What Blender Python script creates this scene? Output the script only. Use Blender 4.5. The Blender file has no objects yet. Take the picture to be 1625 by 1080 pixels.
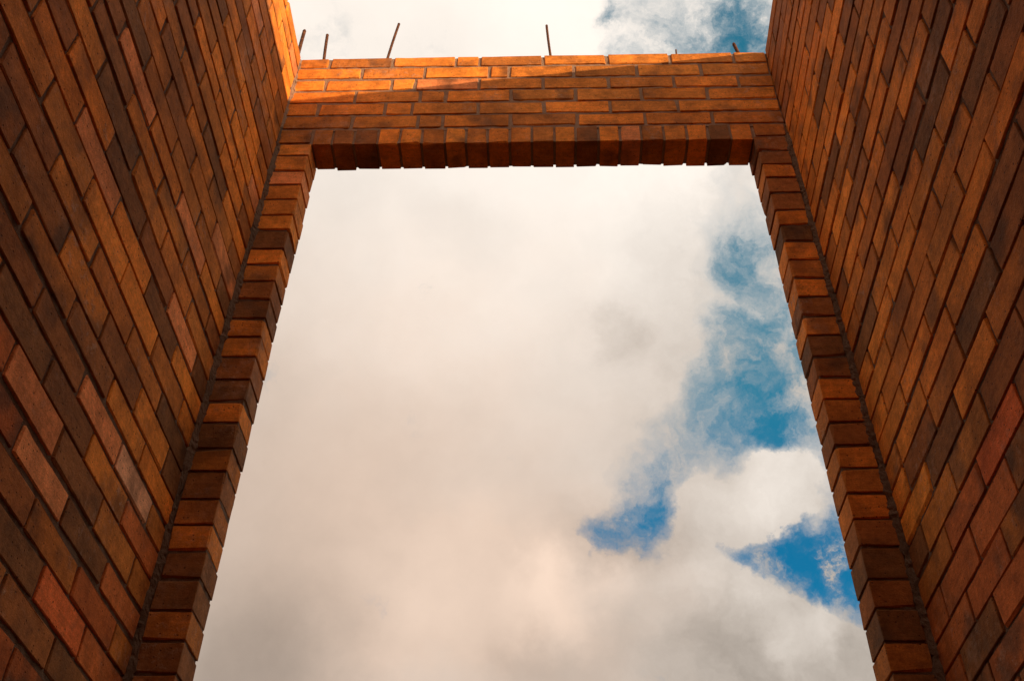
# A slot between two tall unfinished brick walls, closed by a third wall with a doorway-like opening,
# seen from the floor looking up at a cloudy evening sky.  Metres; the camera stands at x = y = 0.
import bpy, bmesh, math, random
from mathutils import Matrix, Vector
random.seed(11)
sc = bpy.context.scene
COL = sc.collection

# ------------------------------------------------------------------ camera
EYE = 1.30
YAW, PITCH, ROLL = -0.0394, 0.7510, 0.0194
cy, sy, cp, sp = math.cos(YAW), math.sin(YAW), math.cos(PITCH), math.sin(PITCH)
fwd = Vector((sy * cp, cy * cp, sp))
right = Vector((cy, -sy, 0.0))
up = right.cross(fwd)
r2 = math.cos(ROLL) * right + math.sin(ROLL) * up
u2 = -math.sin(ROLL) * right + math.cos(ROLL) * up
cam = bpy.data.cameras.new('camera')
cam.sensor_width = 36.0
cam.lens = 36.0 * 1627.9 / 1625.0
cam.clip_start = 0.02
cam.clip_end = 500.0
cam_ob = bpy.data.objects.new('camera', cam)
COL.objects.link(cam_ob)
cam_ob.matrix_world = Matrix(((r2.x, u2.x, -fwd.x, 0.0), (r2.y, u2.y, -fwd.y, 0.0),
                              (r2.z, u2.z, -fwd.z, EYE), (0, 0, 0, 1)))
sc.camera = cam_ob

# ------------------------------------------------------------------ sun, exposure
SUN_DIR = Vector((0.80, -0.50, 0.80 * 0.160)).normalized()      # towards the sun
SUN_EL = math.asin(SUN_DIR.z)
SUN_AZ = math.atan2(SUN_DIR.x, SUN_DIR.y)
sun = bpy.data.lights.new('sun', 'SUN')
sun.energy = 5.0
sun.angle = math.radians(0.5)
sun.color = (1.0, 0.75, 0.52)
sun_ob = bpy.data.objects.new('sun', sun)
COL.objects.link(sun_ob)
sun_ob.rotation_euler = SUN_DIR.to_track_quat('Z', 'Y').to_euler()
sun_ob.location = (6, -4, 8)
sc.view_settings.view_transform = 'Standard'
sc.view_settings.look = 'None'
sc.view_settings.exposure = 0.25
sc.view_settings.gamma = 1.0
sc.view_settings.use_curve_mapping = False
sc.render.engine = 'CYCLES'
sc.cycles.max_bounces = 10
sc.cycles.diffuse_bounces = 7
sc.cycles.use_denoising = True

# ------------------------------------------------------------------ sky: clear evening sky behind broken cloud
world = bpy.data.worlds.new('World')
sc.world = world
world.use_nodes = True
WT = world.node_tree
WT.nodes.clear()
WL = WT.links

class Net:
    """small helper round a node tree"""
    def __init__(s, t):
        s.t = t
    def n(s, kind, **kw):
        o = s.t.nodes.new(kind)
        for k, v in kw.items():
            setattr(o, k, v)
        return o
    def put(s, sock, v):
        if v is None:
            return
        if isinstance(v, bpy.types.NodeSocket):
            s.t.links.new(v, sock)
        else:
            sock.default_value = v
    def math(s, op, a, b=None, c=None, clamp=False):
        o = s.n('ShaderNodeMath', operation=op, use_clamp=clamp)
        s.put(o.inputs[0], a); s.put(o.inputs[1], b)
        if c is not None:
            s.put(o.inputs[2], c)
        return o.outputs[0]
    def vmath(s, op, a, b=None, scale=None):
        o = s.n('ShaderNodeVectorMath', operation=op)
        s.put(o.inputs[0], a)
        if b is not None:
            s.put(o.inputs[1], b)
        if scale is not None:
            s.put(o.inputs['Scale'], scale)
        return o.outputs['Value'] if op in ('DISTANCE', 'DOT_PRODUCT', 'LENGTH') else o.outputs[0]
    def noise(s, vec, scale, detail=4.0, rough=0.55, out=0, dist=0.0):
        o = s.n('ShaderNodeTexNoise')
        s.put(o.inputs['Vector'], vec)
        o.inputs['Scale'].default_value = scale
        o.inputs['Detail'].default_value = detail
        o.inputs['Roughness'].default_value = rough
        o.inputs['Distortion'].default_value = dist
        return o.outputs[out]
    def ramp(s, x, a, b, lo=0.0, hi=1.0, kind='SMOOTHSTEP'):
        o = s.n('ShaderNodeMapRange', interpolation_type=kind)
        s.put(o.inputs[0], x)
        for i, v in ((1, a), (2, b), (3, lo), (4, hi)):
            s.put(o.inputs[i], v)
        return o.outputs[0]
    def mix(s, f, a, b, mode='MIX'):
        o = s.n('ShaderNodeMix', data_type='RGBA', blend_type=mode)
        s.put(o.inputs[0], f)
        s.put(o.inputs[6], a if not isinstance(a, tuple) else (*a, 1.0))
        s.put(o.inputs[7], b if not isinstance(b, tuple) else (*b, 1.0))
        return o.outputs[2]

W = Net(WT)
SKY_STRENGTH = 0.10
view = W.n('ShaderNodeTexCoord').outputs['Generated']
w1 = W.vmath('SUBTRACT', W.noise(view, 4.0, 3.0, 0.5, out=1), (0.5, 0.5, 0.5))
w2 = W.vmath('SUBTRACT', W.noise(view, 16.0, 6.0, 0.62, out=1), (0.5, 0.5, 0.5))
warp = W.vmath('ADD', W.vmath('SCALE', w1, scale=0.06), W.vmath('SCALE', w2, scale=0.085))
wview = W.vmath('ADD', view, warp)
# breaks in the cloud, and thicker cloud: direction, angular radius, weight
GAPS = [
    ((0.253, 0.827, 0.502), 0.046, 1.60),
    ((0.217, 0.836, 0.504), 0.035, 1.00),
    ((0.280, 0.834, 0.476), 0.045, 1.30),
    ((0.186, 0.840, 0.510), 0.026, 0.80),
    ((0.318, 0.825, 0.468), 0.055, 1.00),
    ((0.306, 0.808, 0.503), 0.034, 0.60),
    ((0.083, 0.839, 0.538), 0.033, 1.20),
    ((0.112, 0.828, 0.550), 0.027, 0.80),
    ((0.056, 0.844, 0.533), 0.024, 0.60),
    ((0.109, 0.857, 0.503), 0.018, 0.60),
    ((0.035, 0.839, 0.543), 0.024, 0.20),
    ((0.210, 0.775, 0.596), 0.041, 0.44),
    ((0.228, 0.752, 0.619), 0.030, 0.23),
    ((0.167, 0.796, 0.582), 0.060, 0.29),
    ((0.123, 0.796, 0.593), 0.045, 0.34),
    ((0.102, 0.817, 0.568), 0.036, 0.25),
    ((0.257, 0.782, 0.568), 0.047, 0.28),
    ((0.237, 0.695, 0.679), 0.112, 0.21),
    ((0.175, 0.737, 0.653), 0.048, 0.46),
    ((0.148, 0.730, 0.668), 0.033, 0.21),
    ((0.203, 0.746, 0.634), 0.048, 0.28),
    ((0.223, 0.716, 0.662), 0.065, 0.21),
    ((0.198, 0.682, 0.704), 0.066, 0.19),
    ((0.192, 0.661, 0.726), 0.025, 0.40),
    ((0.212, 0.655, 0.725), 0.024, 0.18),
    ((0.200, 0.629, 0.752), 0.053, 0.21),
    ((0.242, 0.726, 0.643), 0.041, 0.18),
    ((0.061, 0.489, 0.870), 0.015, 0.73),
    ((0.170, 0.504, 0.847), 0.043, 0.61),
    ((0.195, 0.499, 0.845), 0.029, 0.39),
    ((0.205, 0.488, 0.848), 0.031, 0.45),
    ((0.139, 0.498, 0.856), 0.063, 0.36),
    ((0.102, 0.504, 0.857), 0.064, 0.31),
    ((0.073, 0.500, 0.863), 0.052, 0.23),
    ((0.152, 0.480, 0.864), 0.034, 0.17),
    ((0.200, 0.810, 0.552), 0.044, -1.50),
    ((0.237, 0.795, 0.559), 0.035, -1.20),
    ((0.148, 0.829, 0.540), 0.036, -0.90),
    ((-0.158, 0.729, 0.666), 0.274, -0.40),
    ((0.011, 0.870, 0.494), 0.066, -0.80),
    ((0.128, 0.871, 0.474), 0.059, -1.20),
    ((0.184, 0.870, 0.458), 0.049, -1.40),
    ((0.231, 0.870, 0.436), 0.051, -1.20),
    ((0.280, 0.865, 0.416), 0.038, -1.00),
    ((0.275, 0.810, 0.518), 0.031, 0.90),
    ((0.229, 0.826, 0.514), 0.026, 0.50),
    ((0.174, 0.739, 0.651), 0.024, 0.26),
    ((0.186, 0.751, 0.634), 0.021, 0.22),
    ((0.216, 0.772, 0.597), 0.021, 0.37),
    ((0.209, 0.777, 0.594), 0.015, 0.22),
    ((0.238, 0.719, 0.653), 0.024, 0.22),
    ((0.200, 0.486, 0.851), 0.023, 0.45),
    ((0.229, 0.688, 0.689), 0.065, 0.29),
    ((0.244, 0.753, 0.612), 0.053, 0.40),
    ((0.161, 0.793, 0.587), 0.054, 0.29),
    ((0.122, 0.734, 0.668), 0.036, 0.11),
    ((0.251, 0.782, 0.571), 0.035, 0.29),
    ((0.183, 0.628, 0.756), 0.036, 0.11),
    ((0.259, 0.820, 0.510), 0.034, 0.50),
    ((0.241, 0.837, 0.491), 0.029, 0.40),
    ((0.189, 0.661, 0.726), 0.018, 0.26),
    ((0.170, 0.843, 0.511), 0.022, 0.60),
    ((0.155, 0.846, 0.510), 0.016, 0.50),
    ((0.129, 0.851, 0.509), 0.014, 0.30),
    ((0.203, 0.839, 0.505), 0.026, 0.50),
    ((0.252, 0.833, 0.492), 0.034, 0.50),
    ((0.178, 0.842, 0.509), 0.018, 0.30),
]
LIGHTS = [
    ((0.135, 0.855, 0.501), 0.024, 0.10),
    ((0.212, 0.855, 0.472), 0.029, 0.12),
    ((0.076, 0.863, 0.500), 0.021, 0.10),
    ((0.260, 0.852, 0.455), 0.023, 0.10),
    ((0.155, 0.878, 0.453), 0.035, -0.08),
    ((-0.166, 0.489, 0.856), 0.191, -0.02),
    ((0.001, 0.642, 0.767), 0.158, 0.12),
    ((-0.146, 0.747, 0.649), 0.195, 0.06),
    ((0.020, 0.870, 0.493), 0.048, 0.22),
    ((0.041, 0.859, 0.511), 0.024, 0.12),
    ((0.004, 0.877, 0.481), 0.036, 0.06),
    ((-0.001, 0.861, 0.509), 0.018, 0.06),
    ((0.058, 0.871, 0.488), 0.024, 0.08),
    ((0.168, 0.857, 0.486), 0.035, 0.18),
    ((0.105, 0.863, 0.493), 0.035, 0.14),
    ((-0.102, 0.880, 0.463), 0.094, 0.24),
    ((0.220, 0.801, 0.557), 0.035, 0.14),
    ((0.189, 0.815, 0.548), 0.030, 0.08),
    ((0.220, 0.874, 0.432), 0.020, 0.16),
    ((0.253, 0.862, 0.439), 0.018, 0.14),
    ((-0.251, 0.883, 0.397), 0.090, -0.14),
    ((-0.019, 0.899, 0.438), 0.029, -0.10),
    ((0.221, 0.869, 0.442), 0.108, -0.13),
    ((0.069, 0.720, 0.690), 0.023, -0.20),
    ((0.043, 0.726, 0.686), 0.016, -0.06),
    ((-0.060, 0.652, 0.756), 0.037, -0.07),
    ((-0.096, 0.638, 0.764), 0.030, -0.04),
    ((0.082, 0.852, 0.517), 0.048, -0.20),
    ((0.041, 0.851, 0.523), 0.036, -0.10),
    ((-0.308, 0.848, 0.431), 0.062, -0.05),
    ((-0.262, 0.743, 0.615), 0.095, -0.03),
    ((0.163, 0.730, 0.664), 0.102, -0.12),
    ((0.134, 0.674, 0.727), 0.036, -0.05),
    ((-0.180, 0.832, 0.525), 0.131, -0.03),
]
PINKS = [
    ((-0.180, 0.835, 0.520), 0.256, 1.00),
    ((-0.108, 0.878, 0.466), 0.077, 0.25),
    ((0.022, 0.872, 0.488), 0.089, 0.45),
]
def patches(base, lst, vec):
    acc = base
    for (dx, dy, dz), rad, w in lst:
        f = W.ramp(W.vmath('DISTANCE', vec, (dx, dy, dz)), 0.0, rad * 1.7, w, 0.0, 'SMOOTHSTEP')
        acc = W.math('ADD', acc, f)
    return acc
fbm = W.noise(wview, 7.0, 6.0, 0.55)
fine = W.noise(wview, 13.0, 10.0, 0.62)
open_ = patches(-0.10, GAPS, wview)
open_ = W.math('MULTIPLY', open_, W.ramp(fine, 0.33, 0.67, 0.05, 1.95, 'LINEAR'))
wisp = W.noise(wview, 42.0, 8.0, 0.65, dist=0.6)
open_ = W.math('MULTIPLY', open_, W.ramp(wisp, 0.30, 0.70, 0.55, 1.40, 'LINEAR'))
open_ = W.math('MULTIPLY_ADD', W.math('SUBTRACT', fbm, 0.5), -1.5, open_)
open_ = W.math('MAXIMUM', open_, 0.0)
alpha = W.math('EXPONENT', W.math('MULTIPLY', W.math('POWER', open_, 1.3), -1.35))
# brightness of the cloud: rises towards the zenith, greyer where it is thick
elev = W.n('ShaderNodeSeparateXYZ')
WL.new(view, elev.inputs[0])
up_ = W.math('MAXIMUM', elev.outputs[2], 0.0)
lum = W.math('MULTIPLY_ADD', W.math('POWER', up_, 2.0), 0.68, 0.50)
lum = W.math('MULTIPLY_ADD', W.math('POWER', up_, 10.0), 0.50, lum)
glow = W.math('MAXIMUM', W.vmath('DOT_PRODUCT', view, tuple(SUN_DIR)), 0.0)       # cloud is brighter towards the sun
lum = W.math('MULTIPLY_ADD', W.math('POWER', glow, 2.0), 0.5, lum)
lum = patches(lum, LIGHTS, W.vmath('ADD', view, W.vmath('SCALE', warp, scale=0.8)))
lum = W.math('MULTIPLY_ADD', W.math('SUBTRACT', W.noise(view, 5.5, 7.0, 0.55), 0.5), 0.30, lum)
billow = W.math('MULTIPLY_ADD', W.ramp(elev.outputs[0], 0.0, 0.22), 0.38, 0.10)       # heaped cloud to the right, smooth sheet to the left
lum = W.math('MULTIPLY_ADD', W.math('SUBTRACT', fine, 0.5), billow, lum)
tint = W.mix(W.ramp(lum, 0.35, 1.0), (0.99, 0.86, 0.74), (1.0, 0.91, 0.82))
pk = patches(0.0, PINKS, wview)
tint = W.mix(pk, tint, (1.0, 0.765, 0.61))
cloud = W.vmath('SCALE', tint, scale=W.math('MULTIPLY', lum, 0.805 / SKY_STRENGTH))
sky = W.n('ShaderNodeTexSky', sky_type='NISHITA')
sky.sun_disc = False
sky.sun_elevation = SUN_EL
sky.sun_rotation = SUN_AZ
sky.altitude = 200.0
sky.ozone_density = 3.0
blue = W.mix(1.0, sky.outputs[0], W.mix(W.ramp(elev.outputs[2], 0.50, 0.68), (0.16, 1.65, 1.80), (0.50, 2.50, 2.00)), 'MULTIPLY')
bg = W.n('ShaderNodeBackground')
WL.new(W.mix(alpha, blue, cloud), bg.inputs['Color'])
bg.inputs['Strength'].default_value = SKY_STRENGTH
WL.new(bg.outputs[0], W.n('ShaderNodeOutputWorld').inputs['Surface'])

# ------------------------------------------------------------------ materials
def new_mat(name):
    m = bpy.data.materials.new(name)
    m.use_nodes = True
    m.node_tree.nodes.clear()
    N = Net(m.node_tree)
    b = N.n('ShaderNodeBsdfPrincipled')
    m.node_tree.links.new(b.outputs[0], N.n('ShaderNodeOutputMaterial').inputs['Surface'])
    b.inputs['Roughness'].default_value = 0.9
    b.inputs['Specular IOR Level'].default_value = 0.10
    return m, N, b

def bump(N, b, h, strength, dist):
    o = N.n('ShaderNodeBump')
    o.inputs['Strength'].default_value = strength
    o.inputs['Distance'].default_value = dist
    N.put(o.inputs['Height'], h)
    N.put(b.inputs['Normal'], o.outputs[0])

def brick_material(name, colour=None):
    """fired clay: a kiln tone per brick, flashing, grit, pits and a little smeared mortar"""
    m, N, b = new_mat(name)
    info = N.n('ShaderNodeObjectInfo')
    geo = N.n('ShaderNodeNewGeometry')
    if colour is None:
        base, rnd = info.outputs['Color'], info.outputs['Random']
    else:
        rnd = geo.outputs['Random Per Island']
        ramp = N.n('ShaderNodeValToRGB')
        N.put(ramp.inputs[0], rnd)
        ramp.color_ramp.interpolation = 'CONSTANT'
        els = ramp.color_ramp.elements
        els[0].color = (*colour[0], 1); els[0].position = 0.0
        els[1].color = (*colour[1], 1); els[1].position = 1.0 / len(colour)
        for i, c_ in enumerate(colour[2:]):
            e = els.new((i + 2) / len(colour)); e.color = (*c_, 1)
        base = ramp.outputs[0]
    pos = N.n('ShaderNodeTexCoord').outputs['Object']
    off = N.n('ShaderNodeCombineXYZ')
    N.put(off.inputs[0], N.math('MULTIPLY', rnd, 37.0)); N.put(off.inputs[1], N.math('MULTIPLY', rnd, 91.0))
    p = N.vmath('ADD', pos, off.outputs[0])
    wpos = geo.outputs['Position']
    flash = N.ramp(N.noise(p, 7.0, 3.0, 0.5), 0.50, 0.68)                 # kiln flashing
    flash = N.math('MULTIPLY', flash, N.ramp(rnd, 0.15, 0.85, 0.20, 0.85, 'LINEAR'))
    c1 = N.mix(flash, base, N.mix(0.80, base, (0.085, 0.045, 0.024)))
    cloudy = N.ramp(N.noise(p, 15.0, 6.0, 0.65), 0.28, 0.72, 0.66, 1.30, 'LINEAR')
    blot = N.ramp(N.noise(p, 70.0, 5.0, 0.7), 0.30, 0.70, 0.80, 1.20, 'LINEAR')
    drag = N.ramp(N.noise(N.vmath('MULTIPLY', p, (9.0, 90.0, 150.0)), 1.0, 4.0, 0.6), 0.3, 0.7, 0.88, 1.12, 'LINEAR')
    grit = N.ramp(N.noise(p, 330.0, 3.0, 0.7), 0.2, 0.8, 0.70, 1.30, 'LINEAR')
    c2 = N.vmath('SCALE', c1, scale=N.math('MULTIPLY', N.math('MULTIPLY', cloudy, blot), N.math('MULTIPLY', drag, grit)))
    vor = N.n('ShaderNodeTexVoronoi')
    N.put(vor.inputs['Vector'], p); vor.inputs['Scale'].default_value = 85.0
    sel = N.n('ShaderNodeSeparateColor'); N.put(sel.inputs[0], vor.outputs['Color'])
    pit = N.math('MULTIPLY', N.ramp(vor.outputs['Distance'], 0.10, 0.24, 1.0, 0.0), N.ramp(sel.outputs[0], 0.70, 0.76))
    c3 = N.mix(N.math('MULTIPLY', pit, 0.75), c2, (0.05, 0.028, 0.018))
    smear = N.math('MULTIPLY', N.ramp(N.noise(wpos, 4.0, 4.0, 0.6), 0.50, 0.70),
                   N.ramp(N.noise(wpos, 42.0, 6.0, 0.72), 0.50, 0.66))
    c4 = N.mix(N.math('MULTIPLY', smear, 0.55), c3, (0.46, 0.29, 0.19))
    bloom = N.math('MULTIPLY', N.ramp(N.noise(wpos, 1.9, 4.0, 0.6), 0.54, 0.72), N.ramp(N.noise(wpos, 24.0, 6.0, 0.7), 0.42, 0.66))
    c4 = N.mix(N.math('MULTIPLY', bloom, 0.38), c4, (0.50, 0.34, 0.24))     # pale salt bloom
    soot = N.ramp(N.noise(wpos, 2.6, 5.0, 0.62), 0.42, 0.70, 1.16, 0.70)     # weathering
    c5 = N.vmath('SCALE', c4, scale=soot)
    N.put(b.inputs['Base Color'], c5)
    h = N.math('ADD', N.math('MULTIPLY', N.noise(p, 260.0, 4.0, 0.65), 0.5), N.math('MULTIPLY', N.noise(p, 40.0, 4.0, 0.6), 0.9))
    h = N.math('SUBTRACT', h, N.math('MULTIPLY', pit, 0.8))
    h = N.math('ADD', h, N.math('MULTIPLY', smear, 0.5))
    bump(N, b, h, 0.75, 0.0045)
    b.inputs['Roughness'].default_value = 0.82
    return m

TONE = {  # clay colours out of the kiln (linear)
    'D': (0.230, 0.086, 0.024), 'd': (0.325, 0.107, 0.025), 'm': (0.460, 0.148, 0.025), 'M': (0.570, 0.179, 0.026),
    'o': (0.700, 0.212, 0.027), 'O': (0.790, 0.245, 0.030), 'p': (0.690, 0.228, 0.072), 'P': (0.790, 0.360, 0.175),
    'r': (0.470, 0.122, 0.027), 'R': (0.640, 0.138, 0.031)}
M_BRICK = brick_material('fired_clay')
M_BRICK_MASS = brick_material('fired_clay_mixed', [TONE[c] for c in 'mdMomDdMmo'])

M_MORTAR, N, b = new_mat('sand_mortar')
wp = N.n('ShaderNodeNewGeometry').outputs['Position']
c = N.mix(N.noise(wp, 11.0, 5.0, 0.6), (0.25, 0.145, 0.086), (0.46, 0.285, 0.180))
c = N.vmath('SCALE', c, scale=N.ramp(N.noise(wp, 420.0, 4.0, 0.75), 0.25, 0.75, 0.60, 1.35, 'LINEAR'))
N.put(b.inputs['Base Color'], c)
bump(N, b, N.math('ADD', N.noise(wp, 300.0, 5.0, 0.7), N.noise(wp, 60.0, 4.0, 0.6)), 0.9, 0.006)

M_MORTAR_DARK, N, b = new_mat('dark_mortar')  # darker tone of the sand mortar
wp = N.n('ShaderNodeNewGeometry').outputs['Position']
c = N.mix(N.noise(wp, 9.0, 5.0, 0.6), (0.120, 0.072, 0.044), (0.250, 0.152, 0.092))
c = N.vmath('SCALE', c, scale=N.ramp(N.noise(wp, 420.0, 4.0, 0.75), 0.25, 0.75, 0.60, 1.35, 'LINEAR'))
N.put(b.inputs['Base Color'], c)
bump(N, b, N.math('ADD', N.noise(wp, 300.0, 5.0, 0.7), N.noise(wp, 60.0, 4.0, 0.6)), 0.9, 0.006)

M_STEEL, N, b = new_mat('rusty_steel')
op = N.n('ShaderNodeTexCoord').outputs['Object']
c = N.mix(N.ramp(N.noise(op, 90.0, 5.0, 0.7), 0.35, 0.65), (0.060, 0.024, 0.014), (0.180, 0.070, 0.030))
N.put(b.inputs['Base Color'], c)
b.inputs['Metallic'].default_value = 0.25
b.inputs['Roughness'].default_value = 0.8
bump(N, b, N.noise(op, 400.0, 4.0, 0.7), 0.5, 0.001)

M_GROUND, N, b = new_mat('packed_earth')
wp = N.n('ShaderNodeNewGeometry').outputs['Position']
c = N.mix(N.noise(wp, 1.3, 8.0, 0.65), (0.040, 0.026, 0.016), (0.075, 0.050, 0.032))
N.put(b.inputs['Base Color'], c)
bump(N, b, N.noise(wp, 14.0, 9.0, 0.7), 0.8, 0.03)

# ------------------------------------------------------------------ geometry helpers
def link(name, mesh, parent=None, colour=None):
    o = bpy.data.objects.new(name, mesh)
    COL.objects.link(o)
    if parent is not None:
        o.parent = parent
    if colour is not None:
        o.color = (*colour, 1.0)
    return o

def tag(o, label, cat, group=None):
    o['label'] = label
    o['category'] = cat
    if group:
        o['group'] = group
    return o

def brick_data(hx, hy, hz, rng, bev=0.0013, chip=0.60):
    """a hand-sized block with worn, uneven arrises: 24 points, 44 triangles when split"""
    V, idx = [], {}
    for sx in (-1, 1):
        for sy_ in (-1, 1):
            for sz in (-1, 1):
                s, h = (sx, sy_, sz), (hx, hy, hz)
                knock = bev * (1.0 + (rng.uniform(1.0, 4.6) if rng.random() < chip * 0.5 else 0.0))
                for a in range(3):
                    q = [0, 0, 0]
                    for k in range(3):
                        if k == a:
                            q[k] = s[k] * (h[k] + rng.uniform(-0.0003, 0.0003))
                        else:
                            q[k] = s[k] * (h[k] - knock * rng.uniform(0.6, 1.5))
                    idx[s, a] = len(V)
                    V.append(tuple(q))
    F = []
    for a in range(3):
        b_, c_ = (a + 1) % 3, (a + 2) % 3
        for sa in (-1, 1):
            loop = []
            for sb, scn in ((-1, -1), (1, -1), (1, 1), (-1, 1)):
                s = [0, 0, 0]; s[a] = sa; s[b_] = sb; s[c_] = scn
                loop.append(idx[tuple(s), a])
            F.append(loop if sa > 0 else loop[::-1])
        for sb in (-1, 1):
            for scn in (-1, 1):
                s0 = [0, 0, 0]; s0[a] = -1; s0[b_] = sb; s0[c_] = scn
                s1 = list(s0); s1[a] = 1
                s0, s1 = tuple(s0), tuple(s1)
                loop = [idx[s0, b_], idx[s1, b_], idx[s1, c_], idx[s0, c_]]
                F.append(loop if sb * scn < 0 else loop[::-1])
    for sx in (-1, 1):
        for sy_ in (-1, 1):
            for sz in (-1, 1):
                s = (sx, sy_, sz)
                loop = [idx[s, 0], idx[s, 1], idx[s, 2]]
                F.append(loop if sx * sy_ * sz > 0 else loop[::-1])
    return V, F

POOL = {}
def brick_mesh(dx, dy, dz, mat=None):
    """alike bricks share mesh data: sizes are snapped to 3 mm and each size has up to six shapes"""
    key = (round(dx / 0.003), round(dy / 0.003), round(dz / 0.003), random.randrange(6))
    if key not in POOL:
        V, F = brick_data(key[0] * 0.0015, key[1] * 0.0015, key[2] * 0.0015, random)
        me = bpy.data.meshes.new('brick')
        me.from_pydata(V, [], F)
        bm = bmesh.new()
        bm.from_mesh(me)
        for e_ in [e_ for e_ in bm.edges if e_.calc_length() > 0.10]:
            cut = bmesh.ops.subdivide_edges(bm, edges=[e_], cuts=4)
            for v_ in [g_ for g_ in cut['geom_inner'] if isinstance(g_, bmesh.types.BMVert)]:
                worn = random.uniform(0.0, 0.0011) * (2.2 if random.random() < 0.12 else 1.0)
                v_.co.y -= math.copysign(worn * 0.7, v_.co.y)
                v_.co.z -= math.copysign(worn, v_.co.z)
                if abs(v_.co.x) < key[0] * 0.0015 - 0.006:
                    v_.co.x += random.uniform(-0.012, 0.012)
        bm.to_mesh(me)
        bm.free()
        me.materials.append(mat or M_BRICK)
        POOL[key] = me
    return POOL[key]

def lay(parent, x0, x1, y0, y1, z0, z1, tone, proud=(0, 0, 0), wob=0.0016):
    o = link('brick', brick_mesh(x1 - x0, y1 - y0, z1 - z0), parent)
    t = TONE[tone]
    g = random.uniform(0.90, 1.12)
    w = random.uniform(-0.05, 0.05)
    o.color = (min(1, t[0] * g), t[1] * g * (1 + w), t[2] * g * (1 + 2 * w), 1.0)
    o.location = ((x0 + x1) / 2 + proud[0], (y0 + y1) / 2 + proud[1], (z0 + z1) / 2 + random.uniform(-0.0008, 0.0008))
    o.rotation_euler = [random.uniform(-wob, wob) for _ in range(3)]
    return o

def rough_slab(name, x0, x1, y0, y1, z0, z1, cell, amp, parent, mat):
    """a mortar bed: box with gridded, uneven faces"""
    bm = bmesh.new()
    L = ((x0, x1), (y0, y1), (z0, z1))
    n = [max(1, round((b_ - a_) / cell)) for a_, b_ in L]
    ids = {}
    def v(i, j, k):
        if (i, j, k) not in ids:
            q = [L[0][0] + (x1 - x0) * i / n[0], L[1][0] + (y1 - y0) * j / n[1], L[2][0] + (z1 - z0) * k / n[2]]
            ids[i, j, k] = bm.verts.new([c_ + random.uniform(-amp, amp) for c_ in q])
        return ids[i, j, k]
    for j in range(n[1]):
        for k in range(n[2]):
            bm.faces.new((v(0, j, k), v(0, j, k + 1), v(0, j + 1, k + 1), v(0, j + 1, k)))
            bm.faces.new((v(n[0], j, k), v(n[0], j + 1, k), v(n[0], j + 1, k + 1), v(n[0], j, k + 1)))
    for i in range(n[0]):
        for k in range(n[2]):
            bm.faces.new((v(i, 0, k), v(i + 1, 0, k), v(i + 1, 0, k + 1), v(i, 0, k + 1)))
            bm.faces.new((v(i, n[1], k), v(i, n[1], k + 1), v(i + 1, n[1], k + 1), v(i + 1, n[1], k)))
        for j in range(n[1]):
            bm.faces.new((v(i, j, 0), v(i, j + 1, 0), v(i + 1, j + 1, 0), v(i + 1, j, 0)))
            bm.faces.new((v(i, j, n[2]), v(i + 1, j, n[2]), v(i + 1, j + 1, n[2]), v(i, j + 1, n[2])))
    me = bpy.data.meshes.new(name)
    bm.to_mesh(me); bm.free()
    me.materials.append(mat)
    return link(name, me, parent)

# ------------------------------------------------------------------ ground
n = 24
bm = bmesh.new()
gv = {}
for i in range(n + 1):
    for j in range(n + 1):
        x, y = ((i / n) * 2 - 1), ((j / n) * 2 - 1)
        x, y = 150 * x * abs(x), 150 * y * abs(y)
        gv[i, j] = bm.verts.new((x, y + 1, random.uniform(-0.02, 0.02) * (1 + 0.1 * (abs(x) + abs(y))) - 0.03))
for i in range(n):
    for j in range(n):
        bm.faces.new((gv[i, j], gv[i + 1, j], gv[i + 1, j + 1], gv[i, j + 1]))
me = bpy.data.meshes.new('ground'); bm.to_mesh(me); bm.free(); me.materials.append(M_GROUND)
ground = link('ground', me)
ground['kind'] = 'structure'

# ------------------------------------------------------------------ measured setting-out of the walls
CM = 0.01
D, T = 2.270, 0.119                     # inner face and thickness of the end wall
XL, XR = -0.9815, 0.9154                # inner faces of the side walls at the end wall
LEAN = -0.0217                          # the right-hand wall closes in a little towards the viewer
JOINT = 0.010
def zs(lst):
    return [v * CM + EYE for v in lst]
BED_L = zs([371.5, 363.87, 355.88, 347.48, 339.31, 330.78, 321.76, 312.53, 305.14, 295.71, 287.66, 279.44, 270.84, 263.07, 253.7, 245.91, 237.82, 229.15, 221.05, 213.22, 204.89, 195.86, 187.66, 179.75, 170.6, 162.87, 153.81, 145.78, 137.76, 129.77, 121.07, 112.98, 104.83])      # bed levels of the left wall
BED_R = zs([371.48, 364.34, 355.29, 347.37, 338.83, 331.15, 323.41, 315.08, 306.55, 298.07, 289.98, 281.05, 271.9, 263.9, 255.64, 246.75, 238.02, 229.69, 221.21, 213.24, 204.51, 196.13, 188.13, 179.97, 171.84, 164.01, 155.75, 147.45, 139.0, 129.87, 122.01, 113.2, 105.56])      # of the right wall
END_L = zs([371.5, 363.87, 355.88, 347.48, 339.31, 330.78, 322.01, 313.03, 305.89, 296.71, 288.9, 280.69, 272.09, 264.31, 254.94, 247.15, 239.07, 230.39, 222.3, 214.47, 206.13, 197.1, 188.9, 181.0, 171.84, 164.12, 155.06, 147.02, 139.01, 131.01, 122.32, 114.22, 106.07])      # of the end wall at its left
END_R = zs([371.48, 363.51, 354.4, 346.43, 337.82, 330.08, 322.29, 313.9, 305.3, 297.3, 289.67, 281.22, 272.06, 264.06, 255.81, 246.91, 238.19, 229.86, 221.37, 213.4, 204.67, 196.29, 188.3, 180.14, 172.0, 164.39, 156.33, 148.24, 140.0, 130.87, 123.01, 114.19, 106.56])      # and at its right
for lst in (BED_L, BED_R, END_L, END_R):
    while lst[-1] > 0.06:
        lst.append(lst[-1] - 0.083)
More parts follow.
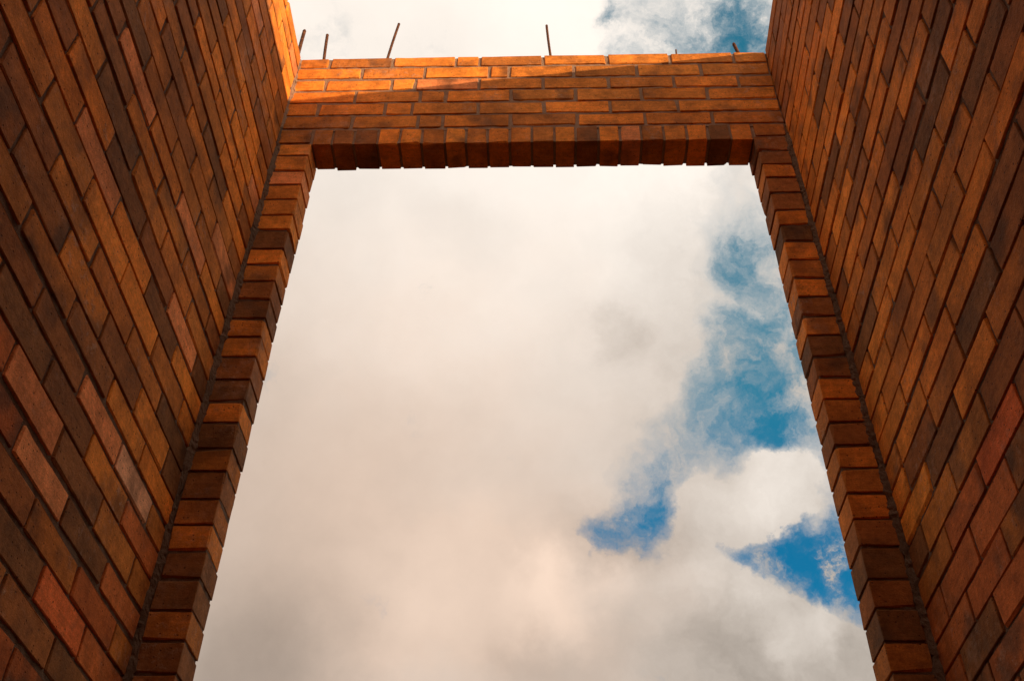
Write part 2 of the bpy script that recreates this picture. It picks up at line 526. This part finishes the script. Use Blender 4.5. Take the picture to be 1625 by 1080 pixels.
# kiln tone of each brick, course by course from the top, counted from the end wall; left wall's top corner has sunlit colour painted in
CODE = 'DdmMoOpPrR'
TONES_L = (
    (4, 4, 4, 2, 2, 1, 1, 1), (6, 4, 6, 2, 1, 2, 3, 3), (5, 5, 3, 1, 2, 2, 1, 4), (5, 4, 3, 1, 2, 2, 4, 2),
    (2, 3, 2, 4, 2, 3, 2, 1), (2, 4, 6, 1, 3, 2, 1, 2), (3, 4, 3, 2, 2, 2, 3, 2), (2, 2, 1, 2, 2, 2, 1, 1),
    (1, 2, 4, 2, 3, 3, 4, 2), (2, 4, 4, 0, 1, 2, 2, 4), (4, 2, 2, 1, 2, 2, 3, 2), (6, 4, 4, 2, 1, 1, 2, 2),
    (4, 4, 4, 1, 2, 1, 2, 2), (1, 4, 2, 1, 2, 4, 2, 1), (4, 0, 2, 2, 4, 2, 3, 4), (1, 2, 4, 1, 4, 2, 1, 2),
    (6, 3, 1, 2, 3, 1, 2, 1), (0, 2, 2, 2, 0, 3, 1, 2), (4, 6, 3, 6, 1, 1, 1, 1), (1, 2, 3, 4, 1, 3, 2, 3),
    (2, 2, 3, 0, 4, 2, 2, 4), (0, 6, 1, 0, 4, 1, 2, 1), (4, 0, 4, 6, 4, 2, 2, 2), (4, 2, 4, 4, 2, 2, 3, 2),
    (0, 2, 2, 3, 1, 1, 2, 3), (0, 4, 1, 3, 1, 1, 2, 2), (4, 4, 1, 2, 2, 2, 2, 4), (2, 7, 6, 1, 1, 2, 4, 4),
    (8, 4, 0, 0, 2, 1, 1, 2), (2, 2, 0, 6, 8, 8, 1, 1), (8, 0, 6, 8, 1, 1, 0, 0), (2, 8, 2, 1, 2, 2, 1, 1),
    (8, 9, 0, 1, 8, 2, 1, 2), (1, 0, 1, 2, 1, 8, 1, 1), (1, 8, 8, 2, 1, 8, 1, 1), (2, 8, 2, 1, 1, 1, 0, 8),
    (1, 2, 8, 1, 2, 8, 1, 1), (1, 2, 1, 1, 8, 1, 2, 1), (2, 1, 1, 1, 8, 2, 2, 1), (1, 2, 2, 1, 1, 2, 1, 2),)
TONES_R = (
    (2, 4, 2, 2, 2, 1, 3, 1), (2, 1, 1, 1, 2, 2, 2, 2), (1, 1, 1, 1, 4, 2, 1, 3), (1, 2, 3, 2, 3, 1, 3, 2),
    (2, 2, 2, 2, 1, 4, 1, 4), (1, 3, 4, 3, 2, 3, 2, 3), (3, 3, 3, 2, 2, 1, 2, 3), (4, 4, 2, 1, 2, 1, 3, 1),
    (4, 4, 1, 2, 2, 2, 3, 2), (4, 4, 4, 1, 2, 4, 1, 2), (4, 0, 5, 1, 2, 1, 3, 1), (3, 4, 4, 1, 1, 1, 3, 2),
    (4, 4, 1, 1, 1, 4, 2, 4), (2, 0, 5, 2, 2, 3, 2, 2), (4, 2, 2, 2, 2, 3, 4, 3), (2, 5, 1, 4, 2, 2, 2, 2),
    (3, 1, 4, 1, 3, 2, 3, 3), (1, 4, 4, 3, 2, 1, 3, 1), (4, 2, 1, 5, 2, 1, 2, 2), (2, 2, 4, 1, 0, 1, 2, 1),
    (0, 4, 4, 0, 4, 3, 4, 3), (3, 4, 5, 5, 3, 3, 1, 1), (3, 2, 4, 4, 0, 2, 1, 4), (4, 3, 3, 3, 2, 1, 2, 1),
    (3, 4, 4, 5, 4, 1, 3, 2), (2, 4, 4, 5, 1, 1, 2, 1), (4, 1, 2, 0, 1, 4, 2, 2), (5, 0, 4, 2, 2, 1, 2, 4),
    (0, 3, 2, 1, 1, 1, 1, 1), (2, 8, 9, 1, 1, 8, 1, 2), (8, 8, 8, 1, 2, 0, 0, 1), (8, 8, 2, 2, 1, 1, 1, 8),
    (8, 0, 8, 2, 8, 2, 2, 0), (1, 8, 8, 0, 1, 1, 0, 1), (2, 8, 1, 1, 0, 8, 2, 1), (2, 0, 1, 2, 1, 1, 1, 1),
    (2, 1, 0, 0, 1, 8, 2, 8), (2, 2, 1, 1, 0, 1, 2, 8), (8, 1, 8, 0, 1, 1, 1, 0), (1, 2, 1, 8, 1, 0, 2, 1),)
TOP = 3.715 + EYE

def seen(x, y, z, margin=0.06):
    """does the photograph's field of view take in this point?"""
    p = Vector((x, y, z - EYE))
    d = p.dot(fwd)
    if d < 0.1:
        return False
    return abs(p.dot(r2) / d) < 0.499 + margin and abs(p.dot(u2) / d) < 0.332 + margin

# ------------------------------------------------------------------ the two long side walls
def side_wall(side):
    left = side == 'L'
    wall = bpy.data.objects.new('brick_wall', None)
    COL.objects.link(wall)
    wall['kind'] = 'thing'
    wall.empty_display_size = 0.3
    # local axes: u runs from the end wall back towards the viewer, v into the wall, z up
    if left:
        wall.matrix_world = Matrix(((0, -1, 0, XL), (-1, 0, 0, D), (0, 0, 1, 0), (0, 0, 0, 1)))
        tag(wall, 'tall brick side wall on the left, its topmost courses glowing orange in low sun', 'wall')
        beds, tones, pitch, run = BED_L, TONES_L, 0.2535, 5.2
    else:
        wall.matrix_world = Matrix(((LEAN, 1, 0, XR), (-1, LEAN, 0, D), (0, 0, 1, 0), (0, 0, 0, 1)))
        tag(wall, 'tall brick side wall on the right, wholly in shade beside the strip of blue sky', 'wall')
        beds, tones, pitch, run = BED_R, TONES_R, 0.2490, 5.2
    core = rough_slab('mortar', -T, run - 0.01, 0.0050, T - 0.008, -0.10, TOP - 0.010, 0.026, 0.0020, wall, M_MORTAR_DARK)
    cand, rest = [], []
    slack = [random.choice((0.45, 0.7, 1.0, 1.0, 1.3, 1.8)) for _ in beds]            # bed joints of uneven thickness
    for k in range(len(beds) - 1):
        par = k % 2
        if not left and k >= 26:
            par = 1 - par
        first = 0.127 if par else 0.262
        us = [0.0]
        while first < run:
            us.append(first); first += pitch
        us.append(run)
        if par:
            us[0] = -T                          # every other course runs through to the outer corner
        else:
            us = [-T] + us
        us = [u + (random.uniform(-0.004, 0.004) if 0 < i < len(us) - 1 else 0) for i, u in enumerate(us)]
        for j in range(len(us) - 1):
            ua, ub = us[j] + JOINT * 0.5 * random.uniform(0.6, 1.5), us[j + 1] - JOINT * 0.5 * random.uniform(0.6, 1.5)
            if ub - ua < 0.02:
                continue
            za, zb = beds[k + 1] + JOINT * 0.42 * slack[k + 1], beds[k] - JOINT * 0.36 * slack[k]
            jj = j if par else j - 1
            tone = CODE[tones[k][jj]] if k < len(tones) and 0 <= jj < len(tones[0]) else random.choice('dmmMdmMoD')
            mid = wall.matrix_world @ Vector(((ua + ub) / 2, 0, (za + zb) / 2))
            pts = [wall.matrix_world @ Vector((a_, 0, b_)) for a_ in (max(ua, 0.0), ub) for b_ in (za, zb)]
            pts.append(mid)
            vis = any(seen(*q, margin=0.03) for q in pts) and ub > 0
            near = (mid - Vector((0, 0, EYE))).length
            (cand if vis else rest).append((near, ua, ub, za, zb, tone))
    cand.sort()
    for near, ua, ub, za, zb, tone in cand[:300]:
        lay(wall, ua, ub, 0.0, T, za, zb, tone, proud=(0, random.uniform(-0.0012, 0.0010), 0))
    rest += cand[300:]
    V, F = [], []
    for near, ua, ub, za, zb, tone in rest:
        v, f = brick_data((ub - ua) / 2, T / 2, (zb - za) / 2, random)
        o = len(V)
        px = random.uniform(-0.0012, 0.0010)
        V += [(a_ + (ua + ub) / 2, b_ + T / 2 + px, c_ + (za + zb) / 2) for a_, b_, c_ in v]
        F += [[i + o for i in q] for q in f]
    me = bpy.data.meshes.new('brickwork')
    me.from_pydata(V, [], F)
    me.materials.append(M_BRICK_MASS)
    mass = link('brickwork', me, wall)
    mass['kind'] = 'stuff'
    print('side wall', side, 'bricks', len(cand), 'further', len(rest))
    return wall

left_wall = side_wall('L')
right_wall = side_wall('R')

# ------------------------------------------------------------------ an unseen wall added behind the viewer to hold back light
back = bpy.data.objects.new('brick_wall', None)
COL.objects.link(back)
back['kind'] = 'thing'
YB = -0.75
back.location = (0, YB, 0)
tag(back, 'unseen brick wall added behind the viewer to cut the light', 'wall')
rough_slab('mortar', XL + 0.003, XR - 0.08, -T + 0.008, -0.0065, -0.10, TOP - 0.010, 0.06, 0.0020, back, M_MORTAR_DARK)
V, F = [], []
z, k = TOP, 0
while z > 0.06:
    x = XL + 0.004 - (0.127 if k % 2 else 0.0)
    while x < XR - 0.083:
        xa, xb = max(XL + 0.004, x), min(XR - 0.083, x + 0.244)
        if xb - xa > 0.03:
            v, f = brick_data((xb - xa) / 2, T / 2, 0.0365, random)
            o = len(V)
            V += [(a_ + (xa + xb) / 2, b_ - T / 2, c_ + z - 0.042) for a_, b_, c_ in v]
            F += [[i + o for i in q] for q in f]
        x += 0.254
    z -= 0.083; k += 1
me = bpy.data.meshes.new('brickwork')
me.from_pydata(V, [], F)
me.materials.append(M_BRICK_MASS)
link('brickwork', me, back)['kind'] = 'stuff'

# ------------------------------------------------------------------ the end wall with its opening
end = bpy.data.objects.new('brick_wall', None)
COL.objects.link(end)
end['kind'] = 'thing'
end.location = (0, D, 0)
tag(end, 'brick end wall with a tall open doorway and steel rods on its top', 'wall')
def eb(parent, x0, x1, z0, z1, tone, y0=0.0, y1=T, **kw):
    return lay(parent, x0, x1, y0, y1, z0, z1, tone, proud=(0, random.uniform(-0.0010, 0.0010), 0), **kw)
LXL, LXR = -0.851, 0.786                                         # opening at the lintel
LINTEL_Z = 3.1235 + EYE
HEAD = [  # head joints (cm) and the tone of each brick of the six courses over the lintel, top one first
    ([-85.4, -59.8, -33.9, -24.3, 1.4, 27.3, 52.7, 78.2], 'omoomooMo'),
    ([-71.4, -46.1, -20.2, -12.2, 13.7, 38.9, 64.3], 'OMOooMoM'),
    ([-85.2, -58.6, -49.2, -24.0, 1.4, 27.2, 52.8, 78.0], 'OoopMoMoM'),
    ([-72.2, -46.7, -36.6, -11.2, 14.0, 39.4, 64.9], 'oMMoMMoo'),
    ([-85.7, -59.7, -49.2, -23.7, 1.6, 27.0, 52.8], 'MooMMoMo'),
    ([-71.5, -46.2, -36.9, -11.2, 14.2, 39.7, 64.9], 'mMmomoMM')]
def bed(k, x):
    f = (x - XL) / (XR - XL)
    return END_L[k] * (1 - f) + END_R[k] * f
for k, (js, tn) in enumerate(HEAD):
    xs = [XL + 0.004] + [v * CM for v in js] + [XR - 0.004]
    for i in range(len(xs) - 1):
        xa = xs[i] + (0.0065 if i else 0.0); xb = xs[i + 1] - (0.0065 if i < len(xs) - 2 else 0.0)
        xm = (xa + xb) / 2
        eb(end, xa, xb, bed(k + 1, xm) + 0.0058, bed(k, xm) - 0.0052, tn[min(i, len(tn) - 1)])
# ends of the lintel course
eb(end, XL + 0.006, LXL - 0.008, bed(7, XL) + 0.006, bed(6, XL) - 0.005, 'm')
eb(end, LXR + 0.008, XR - 0.006, bed(7, XR) + 0.006, bed(6, XR) - 0.005, 'm')
rough_slab('mortar', XL + 0.002, XR - 0.002, 0.0038, T - 0.006, LINTEL_Z + 0.085, TOP - 0.011, 0.026, 0.0020, end, M_MORTAR)

# lintel: bricks on edge
lintel = rough_slab('lintel', XL + 0.003, XR - 0.003, 0.005, T - 0.005, LINTEL_Z + 0.0065, LINTEL_Z + 0.0835, 0.020, 0.0018, end, M_MORTAR)
LJ = [-85.1, -77.6, -69.5, -60.5, -52.3, -44.1, -35.4, -27.5, -19.4, -11.3, -3.0, 5.4, 13.2, 21.7, 29.7, 37.5, 45.9, 54.4, 62.3, 70.4, 78.6]
LT = 'mddoomOMoMmodOpmMoDo'
for i in range(len(LJ) - 1):
    xa, xb = LJ[i] * CM + 0.005, LJ[i + 1] * CM - 0.005
    xm = (xa + xb) / 2
    eb(lintel, xa, xb, LINTEL_Z + random.uniform(-0.001, 0.002), bed(6, xm) - 0.006, LT[i], wob=0.003,
       y1=T + random.uniform(-0.003, 0.003))

# jambs: one brick a course
JT_L = 'oMpMMoDomdDoodDoDMdmMDDmDdmdrrdmdm'
JT_R = 'ddoddoDomodoDdomdMmMdDdDmDmDdrdmdm'
for nm, tones, beds, fac in (('L', JT_L, END_L, -1), ('R', JT_R, END_R, 1)):
    def edge(z):
        z = (z - EYE) / CM
        if fac < 0:
            return (-0.851 - 0.011 * min(1, max(0, (312 - z) / 130)))
        return (0.788 + 0.013 * min(1, max(0, (312 - z) / 50)))
    ze = beds[7]
    xin = edge(2.0 + EYE)
    x0, x1 = sorted((xin + fac * 0.0045, (XL if fac < 0 else XR) - fac * 0.002))
    jamb = rough_slab('jamb', x0, x1, 0.005, T - 0.004, -0.10, ze - 0.004, 0.022, 0.0016, end, M_MORTAR_DARK)
    for k in range(7, len(beds) - 1):
        zm = (beds[k] + beds[k + 1]) / 2
        xi = edge(zm) + random.uniform(-0.002, 0.002)
        xo = (XL + 0.013) if fac < 0 else (XR - 0.013)
        t = tones[k - 7] if k - 7 < len(tones) else random.choice('dmmDM')
        eb(jamb, min(xi, xo), max(xi, xo), beds[k + 1] + 0.0042, beds[k] - 0.0038, t, y1=T + random.uniform(-0.002, 0.002))
    # mortar slushed into the inner corner
    bm = bmesh.new()
    top_ = TOP - 0.012 if fac < 0 else ze + 0.02
    rows = 560
    prev = None
    wa = wc = 0.0
    for i in range(rows + 1):
        z = -0.05 + (top_ + 0.05) * i / rows
        thin = 0.6 if z > ze else 1.0
        wa = wa * 0.8 + random.uniform(-0.003, 0.003)
        wc = wc * 0.8 + random.uniform(-0.003, 0.003)
        a_ = 0.014 * thin + wa * thin + random.uniform(-0.002, 0.002)
        c_ = 0.009 * thin + wc * thin + random.uniform(-0.002, 0.002)
        xc = XL if fac < 0 else XR
        rv = lambda s: random.uniform(-s, s)
        ring = [bm.verts.new((xc - fac * a_ * 1.30, 0.008, z)),
                bm.verts.new((xc - fac * a_ * 1.05, -0.001 + rv(0.0015), z + rv(0.002))),
                bm.verts.new((xc - fac * a_ * 0.75, -c_ * 0.30 + rv(0.002), z + rv(0.002))),
                bm.verts.new((xc - fac * a_ * 0.45, -c_ * 0.55 + rv(0.002), z + rv(0.002))),
                bm.verts.new((xc - fac * a_ * 0.20, -c_ * 0.85 + rv(0.002), z + rv(0.002))),
                bm.verts.new((xc + fac * 0.004, -c_ * 1.15, z))]
        if prev:
            for q in range(5):
                f_ = (prev[q], prev[q + 1], ring[q + 1], ring[q])
                bm.faces.new(f_ if fac < 0 else f_[::-1])
        prev = ring
    me = bpy.data.meshes.new('corner_mortar'); bm.to_mesh(me); bm.free(); me.materials.append(M_MORTAR_DARK); me.materials.append(M_MORTAR)
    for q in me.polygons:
        q.material_index = 1 if (q.center.z > ze + 0.10) else 0  # upper seam in paler mortar: its sunlit look is put into the colour
    link('corner_mortar', me, end)

# ------------------------------------------------------------------ reinforcing rods standing on the end wall
def rod(foot, tip, rad, label, name='steel_rod'):
    rad *= 1.2
    """ribbed reinforcing bar cast into the wall head"""
    a_, b_ = Vector(foot), Vector(tip)
    ax = (b_ - a_).normalized()
    ex = ax.cross(Vector((0.3, 1, 0.1))).normalized()
    ey = ax.cross(ex)
    Lh = (b_ - a_).length
    n_ = max(4, int(Lh / 0.004))
    bm = bmesh.new()
    prev = None
    first = None
    for i in range(n_ + 1):
        s = Lh * i / n_
        rr = rad * (1.13 if i % 3 == 0 else 0.95)
        if i == n_:
            rr = rad * 0.8
        bend = ex * (0.004 * math.sin(2.2 * s / Lh) * Lh / 0.3)
        ring = [bm.verts.new(a_ * 0 + ax * s + bend + (ex * math.cos(t_ * math.pi / 4) + ey * math.sin(t_ * math.pi / 4)) * rr) for t_ in range(8)]
        if prev:
            for t_ in range(8):
                bm.faces.new((prev[t_], prev[(t_ + 1) % 8], ring[(t_ + 1) % 8], ring[t_]))
        else:
            first = ring
        prev = ring
    bm.faces.new(prev); bm.faces.new(first[::-1])
    me = bpy.data.meshes.new(name); bm.to_mesh(me); bm.free(); me.materials.append(M_STEEL)
    bmesh_o = link(name, me)
    bmesh_o.location = a_
    return tag(bmesh_o, label, 'rod', 'rusty steel rods on the wall top')
YR = D + 0.06
for xa, xb, zt, rad, lab in (
        (-1.0193, -1.0221, 404.3, 0.0062, 'rusty steel rod leaning at the corner of the sunlit left wall'),
        (-0.9040, -0.9168, 400.4, 0.0052, 'short rusty steel rod next to the left corner, second from left'),
        (-0.6340, -0.6106, 408.6, 0.0046, 'longest rusty steel rod, leaning right on the left half of the wall top'),
        (0.0510, 0.0367, 405.3, 0.0044, 'thin dark steel rod leaning left at the middle of the wall top'),
        (0.5743, 0.5751, 383.9, 0.0028, 'tiny steel stub barely showing over the wall top on the right'),
        (0.8310, 0.8213, 388.0, 0.0058, 'stubby thick steel rod end by the right wall corner')):
    vis = 381.0
    zt = zt * CM + EYE
    zb = vis * CM + EYE
    dx = (xb - xa) / max(0.02, zt - zb)
    foot_z = TOP - 0.10
    rod((xa - dx * (zb - foot_z), YR, foot_z), (xb, YR, zt), rad, lab)
